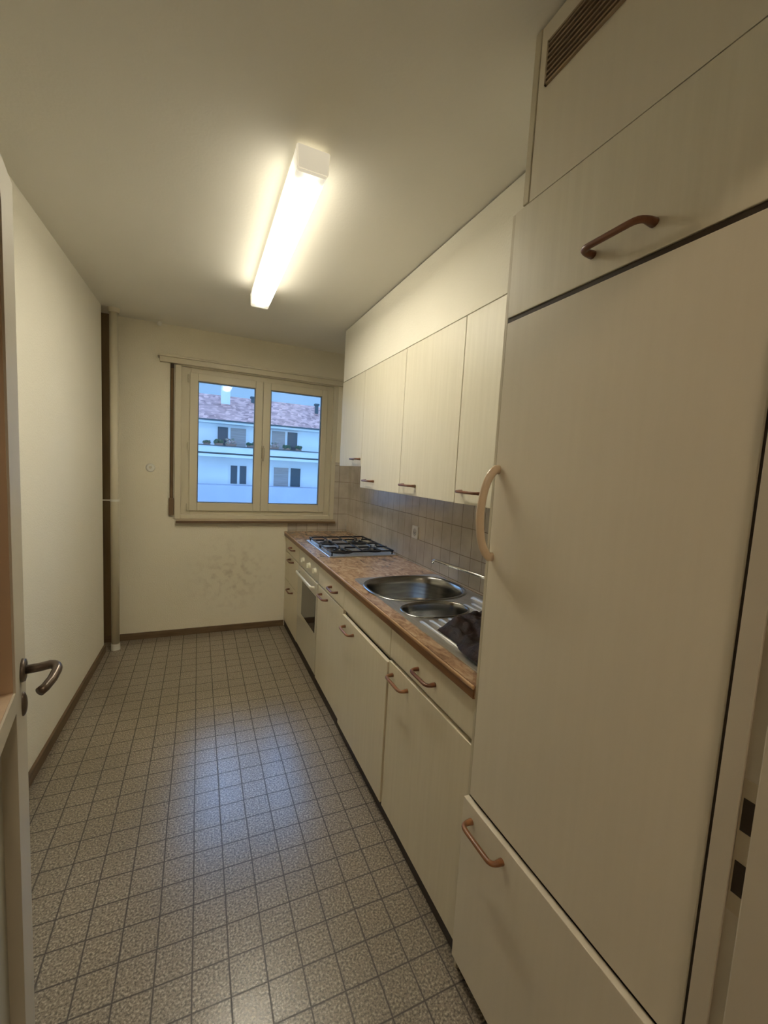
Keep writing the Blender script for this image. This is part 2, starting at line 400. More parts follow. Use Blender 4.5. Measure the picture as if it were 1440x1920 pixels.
# ------------------------------------------------------------------ ceiling lamp
def diffuser_mat():
    m, t, b = nt('lit_lamp_diffuser')
    tc = N(t, 'ShaderNodeTexCoord'); sp = N(t, 'ShaderNodeSeparateXYZ'); L(t, tc.outputs['Object'], sp.inputs[0])
    ax = N(t, 'ShaderNodeMath', operation='ABSOLUTE'); L(t, sp.outputs[0], ax.inputs[0])
    rx = N(t, 'ShaderNodeMapRange', interpolation_type='SMOOTHSTEP'); L(t, ax.outputs[0], rx.inputs['Value'])
    rx.inputs['From Min'].default_value = .006; rx.inputs['From Max'].default_value = .040; rx.inputs['To Min'].default_value = LAMP_CORE; rx.inputs['To Max'].default_value = LAMP_SIDE
    ay = N(t, 'ShaderNodeMath', operation='ABSOLUTE'); L(t, sp.outputs[1], ay.inputs[0])
    ry = N(t, 'ShaderNodeMapRange', interpolation_type='SMOOTHSTEP'); L(t, ay.outputs[0], ry.inputs['Value'])
    ry.inputs['From Min'].default_value = .50; ry.inputs['From Max'].default_value = .645; ry.inputs['To Min'].default_value = 1; ry.inputs['To Max'].default_value = .015
    mu = N(t, 'ShaderNodeMath', operation='MULTIPLY'); L(t, rx.outputs[0], mu.inputs[0]); L(t, ry.outputs[0], mu.inputs[1])
    rz = N(t, 'ShaderNodeMapRange', interpolation_type='SMOOTHSTEP'); L(t, sp.outputs[2], rz.inputs['Value'])
    rz.inputs['From Min'].default_value = -.022; rz.inputs['From Max'].default_value = -.080; rz.inputs['To Min'].default_value = .12; rz.inputs['To Max'].default_value = 1
    m3 = N(t, 'ShaderNodeMath', operation='MULTIPLY'); L(t, mu.outputs[0], m3.inputs[0]); L(t, rz.outputs[0], m3.inputs[1])
    m4 = N(t, 'ShaderNodeMath', operation='ADD'); L(t, m3.outputs[0], m4.inputs[0]); m4.inputs[1].default_value = .55; mu = m4
    b.inputs['Base Color'].default_value = rgb((.75, .72, .6)); b.inputs['Roughness'].default_value = .3
    b.inputs['Emission Color'].default_value = rgb(LAMP_COL); L(t, mu.outputs[0], b.inputs['Emission Strength'])
    return m
LAMP_CORE, LAMP_SIDE, LAMP_COL = 78.0, 10.5, (1.0, .93, .755)
lamp = thing('ceiling_lamp', 'long lit fluorescent ceiling lamp with cream box diffuser', 'lamp', (.98, -1.725, H))
link('housing', B(-.034, .034, -.60, .60, -.024, 0), plain('lamp_housing', (.35, .33, .27), .5), lamp)
bm = bmesh.new(); LY = .662
prism(bm, [(-.055, -.022), (.055, -.022), (.051, -.088), (.047, -.092), (-.047, -.092), (-.051, -.088)], 'y', -LY, LY)
link('diffuser', bm, diffuser_mat(), lamp)
m_cap = plain('lamp_end_cap', (.80, .75, .60), .4, emit=(1, .90, .70), es=.50)
for s in (-1, 1):
    bm = bmesh.new(); prism(bm, [(-.0565, -.018), (.0565, -.018), (.0525, -.089), (.0485, -.0935), (-.0485, -.0935), (-.0525, -.089)], 'y', s*LY, s*(LY+.02))
    bmesh.ops.bevel(bm, geom=bm.edges[:], offset=.003, segments=2, affect='EDGES')
    link('end_cap', bm, m_cap, lamp)

# ------------------------------------------------------------------ cabinets
def bow(y0, y1, x, z, out=.034, r=.0062, up=(0, 0, 1)):
    """horizontal bow handle on an x = const front: bar along y standing out towards -x"""
    bm = bmesh.new(); c = .022
    p = [(x+.001, y0, z)] + bez((x-out*.45, y0, z), (x-out, y0, z), (x-out, y0-c, z), 5) + bez((x-out, y1+c, z), (x-out, y1, z), (x-out*.45, y1, z), 5) + [(x+.001, y1, z)]
    n = len(p); rad = [r*1.35] + [r*1.15] + [r]*(n-4) + [r*1.15] + [r*1.35]
    sweep(bm, p, rad, seg=10, sq=(1.15, 1.0), up=up)
    return bm

def front(par, y0, y1, z0, z1, x, mat, hy=None, hz=None, name='door', th=.018, hm=None, hlen=.132):
    g = .0022
    d = link(name, B(x, x+th, y1+g, y0-g, z0+g, z1-g, bev=.0016), mat, par)
    if hy is not None:
        hd = link('handle', bow(hy+hlen/2, hy-hlen/2, x, hz), hm or m_wood, d, smooth=True)
    return d

def carcass(par, x0, x1, y0, y1, z0, z1, mat=None, name='body'):
    return link(name, B(x0, x1, y1+.001, y0-.001, z0, z1), mat or m_side, par)

wc = [(-.655, -1.142, 1.522, -1.05, 'short cream wall cabinet over the hob, nearest the window'),
      (-1.142, -1.768, 1.378, -1.32, 'cream wall cabinet second from the window, above the socket side of the hob'),
      (-1.768, -2.330, 1.378, -1.89, 'cream wall cabinet above the sink bowl, third from the window'),
      (-2.330, -2.945, 1.378, -2.45, 'cream wall cabinet next to the tall cabinet')]
for y0, y1, zb, hy, lab in wc:
    t = thing('wall_cabinet', lab, 'cabinet', (0, 0, 0), 'wall cabinets over the worktop')
    carcass(t, XS+.020, W-.009, y0, y1, zb+.002, ZS)
    front(t, y0, y1, zb, ZS, XS, m_lam, hy, zb+.054, hlen=.135)

# base units
t = thing('base_cabinet', 'cream base cabinet with three drawers next to the window wall', 'cabinet', group='base units under the worktop')
carcass(t, XD+.020, W-.01, -.045, -.595, .08, .858)
link('filler_strip', B(XD+.004, XD+.02, -.043, -.010, .07, .855), m_lam_base, t)
front(t, -.045, -.595, .728, .856, XD, m_lam_base, -.37, .80, 'drawer')
front(t, -.045, -.595, .475, .724, XD, m_lam_base, -.33, .69, 'drawer')
front(t, -.045, -.595, .072, .471, XD, m_lam_base, -.33, .425, 'drawer')
link('plinth', B(XD+.011, XD+.03, -.595, -.015, 0, .08), m_plinth, t)

# oven
ov = thing('oven', 'built-in cream oven with dark glass window under the hob', 'oven', group=None)
carcass(ov, XD+.020, W-.01, -.598, -1.198, .08, .858)
cp = link('control_panel', B(XD, XD+.018, -1.196, -.600, .728, .855, bev=.002), plain('oven_panel', (.58, .53, .40), .35), ov)
m_knob = plain('cream_knob', (.85, .82, .66), .3)
for y in (-.765, -.955, -1.12):
    bm = bmesh.new(); cyl(bm, (XD, y, .795), (XD-.016, y, .795), .022, .019, seg=24); box(bm, XD-.026, XD-.014, y-.004, y+.004, .778, .812, bev=.002)
    link('knob', bm, m_knob, cp)
od = link('oven_door', B(XD-.006, XD+.016, -1.195, -.601, .33, .722, bev=.003), plain('oven_door_enamel', (.60, .55, .43), .3), ov)
link('oven_window', B(XD-.0085, XD-.005, -1.168, -.765, .372, .628, bev=.001), m_ovglass, od)
bm = bmesh.new(); y0, y1 = -.665, -1.130
sweep(bm, [(XD-.005, y0, .68), (XD-.034, y0-.004, .682), (XD-.036, y0-.03, .683), (XD-.036, y1+.03, .683), (XD-.034, y1+.004, .682), (XD-.005, y1, .68)], .008, sq=(1, 1.4))
link('handle', bm, plain('white_bar_handle', (.82, .80, .70), .3), od, smooth=True)
link('lower_panel', B(XD-.002, XD+.016, -1.195, -.601, .085, .325, bev=.003), plain('oven_panel_low', (.60, .55, .43), .3), ov)
link('plinth', B(XD+.011, XD+.03, -1.195, -.596, 0, .08), m_plinth, ov)

def base_unit(lab, y0, y1, zb, zt, dhy, dhz, top, thy, xo=0):
    t = thing('base_cabinet', lab, 'cabinet', group='base units under the worktop')
    if y0 < -1.6:   # sink unit: open top below the bowls
        bm = bmesh.new(); ya, yb = y1+.001, y0-.001
        box(bm, XD+.020, W-.01, ya, ya+.016, .08, .74); box(bm, XD+.020, W-.01, yb-.016, yb, .08, .74)
        box(bm, XD+.020, W-.01, ya, yb, .08, .096); box(bm, W-.02, W-.01, ya, yb, .08, .74); box(bm, XD+.020, XD+.03, ya, yb, .70, .858)
        link('body', bm, m_side, t)
    else: carcass(t, XD+.020, W-.01, y0, y1, .081, .855)
    front(t, y0, y1, .728, .856, XD, m_lam_base, thy, .788, top, hlen=.12)
    front(t, y0, y1, zb, zt, XD+xo, m_lam_base, dhy, dhz, 'door', hm=m_wood if y0 > -1.7 else m_wood_l)
    link('plinth', B(XD+.011, XD+.03, y1, y0, 0, .08), m_plinth, t)
    return t
base_unit('cream base cabinet between oven and sink unit', -1.200, -1.742, .072, .722, -1.36, .682, 'drawer', -1.56)
base_unit('cream sink base cabinet with a plain top panel', -1.742, -2.362, .067, .706, -1.87, .655, 'top_panel', None, -.008)
base_unit('cream base cabinet beside the tall cabinet, under the drainboard', -2.362, -2.950, .058, .716, -2.47, .668, 'drawer', -2.665, -.002)

# worktop with a cut-out for the sink
SX0, SX1, SY0, SY1 = 1.432, 1.955, -1.755, -2.935
bm = bmesh.new(); zt, zb = .900, .861
hx0, hx1, hy0, hy1 = SX0+.012, SX1-.012, SY0-.012, SY1+.012
x0, x1 = XD-.008, W-.009
box(bm, x0, x1, hy0, -.009, zb, zt); box(bm, x0, hx0, -2.952, hy0, zb, zt); box(bm, hx1, x1, -2.952, hy0, zb, zt); box(bm, hx0, hx1, -2.952, hy1, zb, zt)
wt = tag(link('worktop', bm, m_counter), 'orange-brown mottled kitchen worktop over the base units', 'worktop')
link('edge_strip', B(x0-.005, x0, -2.952, -.009, zb-.001, zt-.012, bev=.002), noisy('worktop_dark_edge', (.12, .05, .02), (.22, .10, .035), (60, 5, 60), 1, 4, rough=.35), wt)
link('edge_lip', B(x0-.009, x0, -2.952, -.009, zt-.012, zt+.0005, bev=.004), m_cedge, wt)

# hob
hb = thing('gas_hob', 'steel four-burner hob with black pan supports near the window', 'hob', (1.70, -.88, .9))
link('hob_plate', B(-.245, .255, -.325, .345, 0, .009, bev=.004), m_steel, hb)
for bx, by, r in ((-.115, .165, .042), (.135, .165, .052), (-.115, -.155, .055), (.135, -.155, .042)):
    bm = bmesh.new(); cyl(bm, (bx, by, .009), (bx, by, .013), r*1.75, r*1.65, seg=32); cyl(bm, (bx, by, .013), (bx, by, .024), r, r*.92, seg=32); cyl(bm, (bx, by, .024), (bx, by, .030), r*.78, r*.70, seg=32)
    link('burner', bm, m_black, hb)
for cy in (.165, -.155):
    bm = bmesh.new()
    z = .040
    for a in (-.225, .235): box(bm, a-.005, a+.005, cy-.15, cy+.15, z-.010, z, bev=.001)
    for b_ in (cy-.15, cy+.15): box(bm, -.225, .235, b_-.005, b_+.005, z-.010, z, bev=.001)
    box(bm, .005, .015, cy-.15, cy+.15, z-.010, z, bev=.001)
    for bx in (-.115, .135):
        for an in range(4):
            an = an*PI/2+PI/4*0; c, s = math.cos(an), math.sin(an)
            box(bm, min(bx+c*.03, bx+c*.115)-abs(s)*.004, max(bx+c*.03, bx+c*.115)+abs(s)*.004, min(cy+s*.03, cy+s*.15)-abs(c)*.004, max(cy+s*.03, cy+s*.15)+abs(c)*.004, z-.009, z+.002, bev=.001)
    for a in (-.22, .23):
        for b_ in (cy-.145, cy+.145): cyl(bm, (a, b_, .008), (a, b_, z-.004), .005, seg=8)
    link('pan_support', bm, m_black, hb)

# sink
def superell(cx, cy, a, b, n=2.6, k=56):
    out = []
    for i in range(k):
        th = 2*PI*i/k; c, s = math.cos(th), math.sin(th)
        out.append((cx+a*math.copysign(abs(c)**(2/n), c), cy+b*math.copysign(abs(s)**(2/n), s)))
    return out
sk = thing('kitchen_sink', 'stainless steel sink with large and small bowl and ribbed drainboard', 'sink')
Z0 = .9045
bowls = [((1.685, -1.995), .245, .215, .155, 2.5), ((1.610, -2.335), .150, .098, .10, 2.4)]
# plate with two holes via boolean-free fill
bm = bmesh.new()
def loop_edges(pts, z):
    vs = [bm.verts.new((p[0], p[1], z)) for p in pts]
    return vs, [bm.edges.new((vs[i], vs[(i+1) % len(vs)])) for i in range(len(vs))]
rc = .03
outer = []
for cx, cy, a0 in ((SX1-rc, SY0-rc, 0), (SX0+rc, SY0-rc, 90), (SX0+rc, SY1+rc, 180), (SX1-rc, SY1+rc, 270)):
    for k in range(6): a = math.radians(a0+k*18); outer.append((cx+rc*math.cos(a), cy+rc*math.sin(a)))
_, es = loop_edges(outer, Z0)
for (c, a, b_, d, n) in bowls:
    _, e2 = loop_edges(superell(*c, a, b_, n), Z0); es += e2
bmesh.ops.triangle_fill(bm, use_beauty=True, edges=es)
# drop faces that filled a hole
for f in list(bm.faces):
    q = f.calc_center_median()
    for (c, a, b_, d, n) in bowls:
        if (abs((q.x-c[0])/a)**n+abs((q.y-c[1])/b_)**n) < .985: bm.faces.remove(f); break
ext = bmesh.ops.extrude_face_region(bm, geom=bm.faces[:])
bmesh.ops.translate(bm, vec=(0, 0, -.0035), verts=[v for v in ext['geom'] if isinstance(v, bmesh.types.BMVert)])
link('sink_top', bm, m_steel, sk)
m_bowl = noisy('bowl_steel', (.30, .30, .29), (.40, .40, .39), (8, 8, 60), 1.5, 3, rough=.22, metal=1)
for (c, a, b_, d, n) in bowls:
    bm = bmesh.new(); prev = None
    prof = [(1.075, .0015), (1.06, .0045), (1.02, .0045), (1.0, .0), (.975, -.012), (.955, -.04), (.93, -d*.75), (.88, -d*.93), (.78, -d), (.4, -d-.004), (.12, -d-.006)]
    for (s, dz) in prof:
        ring = [bm.verts.new((p[0], p[1], Z0+dz)) for p in superell(*c, a*s, b_*s, n if s > .5 else 2)]
        if prev:
            for i in range(len(ring)): bm.faces.new((prev[i], prev[(i+1) % len(ring)], ring[(i+1) % len(ring)], ring[i]))
        prev = ring
    bm.faces.new(prev)
    bo = link('bowl', bm, m_bowl, sk, smooth=True)
    bm = bmesh.new(); cyl(bm, (c[0], c[1], Z0-d-.006), (c[0], c[1], Z0-d-.001), .030, .026, seg=24); link('drain', bm, m_chrome, bo)
db = None
bm = bmesh.new()
for k in range(9):
    x = 1.475+k*.044; ys = -2.455 if x < 1.78 else -2.31
    sweep(bm, [(x, ys, Z0-.002), (x, ys-.02, Z0+.0025), (x, -2.86, Z0+.0025), (x, -2.885, Z0-.002)], .0095, seg=8, sq=(1, .7))
link('drainboard_ribs', bm, m_steel, sk, smooth=True)
bm = bmesh.new(); sweep(bm, [(1.885, -2.235, Z0), (1.885, -2.25, Z0+.006), (1.885, -2.88, Z0+.006), (1.885, -2.9, Z0)], .016, seg=10, sq=(1, .6)); link('raised_ledge', bm, m_steel, sk, smooth=True)

# dark crumpled cloth on the drainboard
bm = bmesh.new(); nu, nv = 44, 50; g = []
from mathutils import noise
for i in range(nu+1):
    row = []
    for j in range(nv+1):
        u, v = i/nu, j/nv
        x = 1.470+.36*u+.015*math.sin(5*v+1); y = -2.475-.445*v-.09*(1-v)*(1-u)**2+.05*u*(1-v)
        h = .012+.040*abs(noise.noise((u*4.1, v*3.3, 1.7)))+.028*abs(noise.noise((u*9, v*7, 4.2)))
        h += .165*max(0, (v-.55)/.45)**1.3*(.50+.55*u)*(1-.5*max(0, v-.85)/.15)
        edge = min(u, 1-u, v*1.3, (1-v)*6)
        h *= min(1, .12+edge*8)
        row.append(bm.verts.new((x, y, Z0+.0055+h)))
    g.append(row)
for i in range(nu):
    for j in range(nv): bm.faces.new((g[i][j], g[i+1][j], g[i+1][j+1], g[i][j+1]))
ex = bmesh.ops.extrude_face_region(bm, geom=bm.faces[:])
for v in ex['geom']:
    if isinstance(v, bmesh.types.BMVert): v.co.z = Z0+.0035
tag(link('cloth', bm, m_cloth, smooth=True), 'crumpled dark brown cloth lying on the sink drainboard', 'cloth')

# tap
tp = thing('kitchen_tap', 'chrome wall-mounted tap with a long thin spout over the sink', 'tap', (1.90, -2.33, 1.02))
bm = bmesh.new(); cyl(bm, (.072, 0, 0), (.0, 0, 0), .018, .016); cyl(bm, (0, 0, -.045), (0, 0, .03), .019, seg=20); cyl(bm, (.070, 0, 0), (.060, 0, 0), .032, seg=24); link('body', bm, m_chrome, tp)
bm = bmesh.new(); sweep(bm, [(0, 0, .004), (-.014, .04, .006), (-.03, .12, .010), (-.075, .37, .016), (-.079, .392, .010), (-.080, .397, -.006)], .0075, seg=12); link('spout', bm, m_chrome, tp, smooth=True)
bm = bmesh.new(); cyl(bm, (0, 0, .03), (0, 0, .055), .021, .018, seg=20); link('knob', bm, m_white, tp)
bm = bmesh.new(); cyl(bm, (0, 0, -.045), (0, 0, -.07), .018, .020, seg=20); link('knob', bm, m_white, tp)

# socket
so = thing('wall_socket', 'white wall socket on the beige tiles between hob and sink', 'socket', (W-.008, -1.44, 1.108))
link('plate', B(-.009, 0, -.042, .042, -.042, .042, bev=.004), m_white, so)
bm = bmesh.new(); cyl(bm, (-.009, 0, 0), (-.011, 0, 0), .027, .027, seg=6); link('insert', bm, plain('socket_insert', (.55, .52, .45), .5), so)
bm = bmesh.new()
for dy, dz in ((-.01, 0), (.01, 0), (0, -.006)): cyl(bm, (-.0105, dy, dz), (-.0115, dy, dz), .0032, seg=10)
link('holes', bm, m_gap, so)

# ------------------------------------------------------------------ tall cabinet
tc_ = thing('tall_cabinet', 'tall cream cabinet with built-in refrigerator at the right', 'cabinet')
y0, y1 = -2.966, -3.553
carcass(tc_, XT+.024, W-.01, -2.962, y1, .06, ZS, m_gap, 'body')
link('side_panel', B(XT+.006, W-.01, -2.964, -2.952, .0, ZS+.002, bev=.0015), m_side, tc_)
front(tc_, y0-.002, y1+.001, 1.9095, ZS+.001, XT, m_lam, -3.288, 1.962, 'upper_door', hlen=.128)
fd = link('refrigerator_door', B(XT, XT+.020, y1-.001, y0-.005, .582, 1.8995, bev=.002), m_lam_door, tc_)
bm = bmesh.new(); hz0, hz1 = 1.285, 1.520; hy = -2.985
pts = [(XT+.001, hy, hz1), (XT-.012, hy, hz1)] + bez((XT-.016, hy, hz1-.004), (XT-.046, hy, hz1-.03), (XT-.050, hy, (hz0+hz1)/2), 8) + bez((XT-.050, hy, (hz0+hz1)/2-.005), (XT-.046, hy, hz0+.03), (XT-.016, hy, hz0+.004), 8)+[(XT-.012, hy, hz0), (XT+.001, hy, hz0)]
sweep(bm, pts, .0105, seg=12, sq=(1.15, .75), up=(0, 1, 0)); link('handle', bm, m_cream, fd, smooth=True)
front(tc_, -2.956, y1, .050, .572, XT-.010, m_lam_door, -3.068, .525, 'lower_door', hm=m_wood_l)
link('plinth', B(XD+.011, XD+.03, y1, -2.956, 0, .06), m_plinth, tc_)
link('gap_shade', B(XT+.002, XT+.022, -3.5638, -3.5542, .06, ZS), m_gap, tc_)  # dark strips paint shade into the gaps beside and above the refrigerator door
link('gap_shade', B(XT+.003, XT+.022, -3.552, -2.970, 1.9000, 1.9105), m_gap, tc_)

# vent grille on the shaft
vg = thing('vent_grille', 'brown slatted ventilation grille high on the shaft', 'vent', (XT+.004, -3.30, 2.4645))
link('backing', B(-.002, 0, -.262, .262, -.045, .045), m_gap, vg)
bm = bmesh.new()
for z0, z1, a, b_ in ((.043, .048, -.262, .262), (-.048, -.043, -.262, .262)): box(bm, -.006, 0, a, b_, z0, z1)
box(bm, -.006, 0, .258, .263, -.048, .048); box(bm, -.006, 0, -.263, -.258, -.048, .048)
link('frame', bm, plain('grille_tan', (.36, .27, .17), .5), vg)
m_sl = plain('grille_slat', (.30, .21, .13), .5)
for k in range(7):
    z = -.036+k*.012
    link('slat', B(-.007, -.001, -.258, .258, z-.0022, z+.0022), m_sl, vg)

# ------------------------------------------------------------------ door frame and door
bm = bmesh.new()
JX = XT-.012
box(bm, JX, DX1+.02, -3.592, -3.5640, 0, DZ, bev=.001); box(bm, JX+.005, DX1+.02, -3.6135, -3.592, 0, DZ); box(bm, JX-.009, DX1+.02, -3.735, -3.6135, 0, DZ, bev=.002)
box(bm, DX0, DX0+.024, -3.735, -3.625, 0, DZ); box(bm, DX0, DX1+.02, -3.735, -3.60, DZ-.03, DZ)
fr = struct(link('trim_9', bm, m_doorpaint), 'cream door frame at the right edge with lock holes')
sp_ = link('strike_plate', B(JX+.0038, JX+.0052, -3.612, -3.593, .885, 1.09), plain('painted_strike', (.56, .49, .36), .35, .2), fr)
for z0, z1 in ((1.012, 1.062), (.915, .965)):
    link('lock_hole', B(JX+.0030, JX+.0050, -3.609, -3.5955, z0, z1, bev=.0004, seg=1), m_gap, sp_)

TH = math.radians(9.0); LD = .90
dr = bpy.data.objects.new('door_1', None); COL.objects.link(dr); dr.location = (.426, -3.61, 0); dr.rotation_euler = (0, 0, PI/2+TH)
struct(dr, 'open cream door with brown patterned glass at the left edge')
# leaf: local x along the leaf, room face y = 0, thickness to y = .042
S, T, ZT = .115, .042, 2.045
gz0, gz1, pz0, pz1 = 1.000, 2.003, .16, .955
def rounded(x0, x1, z0, z1, r, k=6, flip=False):
    out = []
    for cx, cz, a0 in ((x1-r, z1-r, 0), (x0+r, z1-r, 90), (x0+r, z0+.001, 180), (x1-r, z0+.001, 270)):
        if a0 < 180:
            for i in range(k+1): a = math.radians(a0+i*90/k); out.append((cx+r*math.cos(a), cz+r*math.sin(a)))
    out += [(x0, z0), (x1, z0)]
    return out
def ring_panel(bm, outer, inner, ya, yb):
    """face with a hole, extruded from ya to yb"""
    def mk(y):
        es = []
        for pts in (outer, inner):
            vs = [bm.verts.new((p[0], y, p[1])) for p in pts]
            es += [bm.edges.new((vs[i], vs[(i+1) % len(vs)])) for i in range(len(vs))]
        return es
    es = mk(ya); r = bmesh.ops.triangle_fill(bm, use_beauty=True, edges=es)
    fs = [f for f in r['geom'] if isinstance(f, bmesh.types.BMFace)]
    ix = [p[0] for p in inner]; iz = [p[1] for p in inner]
    for f in list(fs):
        q = f.calc_center_median()
        # inside test against the inner polygon
        ins = False; n = len(inner); j = n-1
        for i in range(n):
            if (inner[i][1] > q.z) != (inner[j][1] > q.z) and q.x < (inner[j][0]-inner[i][0])*(q.z-inner[i][1])/(inner[j][1]-inner[i][1])+inner[i][0]: ins = not ins
            j = i
        if ins: bm.faces.remove(f); fs.remove(f)
    ex = bmesh.ops.extrude_face_region(bm, geom=fs)
    bmesh.ops.translate(bm, vec=(0, yb-ya, 0), verts=[v for v in ex['geom'] if isinstance(v, bmesh.types.BMVert)])
GI = rounded(S, LD-S, gz0, gz1, .05)
bm = bmesh.new()
ring_panel(bm, [(0, .975), (LD, .975), (LD, ZT), (0, ZT)], GI, 0, T)
ring_panel(bm, [(0, .01), (LD, .01), (LD, .975), (0, .975)], [(S, pz0), (LD-S, pz0), (LD-S, pz1), (S, pz1)], 0, T)
link('door_leaf', bm, m_doorpaint, dr)
GJ = rounded(S+.003, LD-S-.003, gz0+.003, gz1-.003, .047)
bm = bmesh.new(); ring_panel(bm, GI, GJ, .004, .030); link('glazing_bead', bm, m_bead, dr)
link('glass_panel', B(S, LD-S, .030, .036, gz0, gz1), m_amber, dr)
link('lower_panel', B(S-.001, LD-S+.001, .026, .034, pz0-.001, pz1+.001), m_doorpanel, dr)
HX, HZ = LD-.045, 1.018
bm = bmesh.new(); cyl(bm, (HX, 0, HZ), (HX, -.007, HZ), .026, .024, seg=28)
sweep(bm, [(HX, -.004, HZ), (HX, -.030, HZ+.001), (HX, -.046, HZ+.003)]+bez((HX-.001, -.050, HZ+.004), (HX-.006, -.066, HZ+.004), (HX-.028, -.064, HZ-.001), 6)+[(HX-.05, -.058, HZ-.009), (HX-.072, -.048, HZ-.016), (HX-.082, -.040, HZ-.019)], [.0095]*9+[.010]*3+[.011][:0]+[.0095]*(0) if False else .0098, seg=14)
link('door_handle', bm, m_iron, dr, smooth=True)
bm = bmesh.new()
for k in range(1): 
    bmesh.ops.create_uvsphere(bm, u_segments=20, v_segments=10, radius=1, matrix=Matrix.Translation((HX, -.001, HZ-.078)) @ Matrix.Diagonal((.014, .008, .028, 1)))
link('keyhole_cover', bm, m_iron, dr, smooth=True)

# ------------------------------------------------------------------ outside: the building across the yard
CX, CY, CZ = .645, -3.894, 1.499
def ex_(x, z, Y=28.0, Y0=18.0):
    k = (Y-CY)/(Y0-CY); return CX+(x-CX)*k, CZ+(z-CZ)*k
m_fac = noisy('white_render', (.74, .75, .76), (.80, .81, .82), (.6, .6, .6), 1, 4, rough=.9)
m_fac2 = noisy('lavender_render', (.52, .54, .66), (.56, .58, .70), (.6, .6, .6), 1, 4, rough=.9)
def roof_mat():
    m, t, b = nt('clay_tile_roof')
    tc = N(t, 'ShaderNodeTexCoord')
    v = N(t, 'ShaderNodeTexVoronoi', Scale=3.5); L(t, tc.outputs['Object'], v.inputs['Vector'])
    r = N(t, 'ShaderNodeValToRGB'); e = r.color_ramp.elements; e[0].color, e[1].color = rgb((.26, .11, .09)), rgb((.80, .42, .33))
    L(t, v.outputs['Color'], r.inputs[0]); L(t, r.outputs[0], b.inputs['Base Color']); b.inputs['Roughness'].default_value = .8
    return m
m_roof = roof_mat(); m_dark = plain('dark_window_pane', (.03, .05, .07), .15); m_shut = noisy('rolled_shutter', (.34, .29, .27), (.42, .36, .34), (1, 1, 30), 1, 2, rough=.7)
m_rail = plain('dark_rail', (.06, .08, .09), .5)
bd = thing('apartment_building', 'pale apartment building with clay tile roof and balconies across the yard', 'building', (0, 28, 0))
def part(name, x0, x1, ya, yb, z0, z1, m, par=bd, Yref=None):
    Yr = Yref if Yref else ya
    a, c = ex_(x0, z0, Yr); b_, d = ex_(x1, z1, Yr)
    return link(name, B(a, b_, ya-28, yb-28, c, d), m, par)
part('wall', -12, 22, 28.6, 37, -7, 3.50, m_fac, Yref=28.6)
# roof: eave to ridge
bm = bmesh.new(); xl, _ = ex_(-12.5, 0, 28); xr, _ = ex_(22.5, 0, 28)
_, ze = ex_(0, 3.52, 27.6); _, zr = ex_(0, 4.66, 33)
prism(bm, [(27.6-28, ze), (33-28, zr), (38.5-28, ze), (38.5-28, ze-.12), (33-28, zr-.25), (27.6-28, ze-.12)], 'x', xl, xr)
link('roof', bm, m_roof, bd)
part('eave', -12.5, 22.5, 27.45, 28.6, 3.36, 3.47, m_fac, Yref=27.45)
part('gutter', -12.5, 22.5, 27.35, 27.45, 3.46, 3.53, m_rail, Yref=27.35)
# balcony bands
part('balcony', -12, 22, 27.0, 28.6, 1.97, 2.27, m_fac, Yref=27.0)
part('balcony_rail', -12, 22, 26.95, 27.02, 2.275, 2.32, m_rail, Yref=26.95)
part('balcony_slab', -12, 22, 27.1, 28.6, 1.90, 1.96, m_rail, Yref=27.1)
part('balcony_slab', -12, 22, 27.0, 28.6, 1.76, 1.89, m_fac, Yref=27.0)
part('balcony', -12, 22, 27.0, 28.6, -1.0, .40, m_fac2, Yref=27.0)
def win_(x0, x1, z0, z1, mid, kinds):
    f = part('window', x0-.06, x1+.06, 28.5, 28.6, z0-.05, z1+.05, m_fac, Yref=28.5)
    part('pane', x0, mid-.06, 28.46, 28.5, z0, z1, m_shut if kinds[0] else m_dark, f, 28.46)
    part('pane', mid+.06, x1, 28.46, 28.5, z0, z1, m_shut if kinds[1] else m_dark, f, 28.46)
win_(1.45, 2.74, 2.1, 3.19, 1.97, (0, 1)); win_(3.98, 5.26, 2.1, 3.22, 4.70, (1, 0))
win_(2.07, 2.80, .50, 1.38, 2.43, (0, 0)); win_(4.13, 5.48, .46, 1.40, 4.92, (1, 0))
win_(-3.2, -1.9, 2.1, 3.2, -2.6, (0, 1)); win_(9.0, 10.3, 2.1, 3.2, 9.6, (1, 0)); win_(9.2, 10.3, .5, 1.4, 9.75, (0, 0)); win_(-3.4, -2.4, .5, 1.4, -2.9, (0, 1))
cz0 = ex_(0, 4.2, 31)[1]
def chim(x0, x1, zt, Y, m=m_fac, w=.7):
    a, _ = ex_(x0, 0, Y); b_, z = ex_(x1, zt, Y)
    bm = bmesh.new(); box(bm, a, b_, Y-28, Y-28+w, ze, z-.12); box(bm, a-.07, b_+.07, Y-28-.07, Y-28+w+.07, z-.14, z, bev=.02)
    link('chimney', bm, m, bd)
chim(1.58, 1.98, 5.25, 31); chim(2.95, 3.10, 4.78, 32, m_rail, .3); chim(6.15, 6.30, 4.80, 31, m_rail, .3); chim(8.2, 8.6, 5.2, 31)
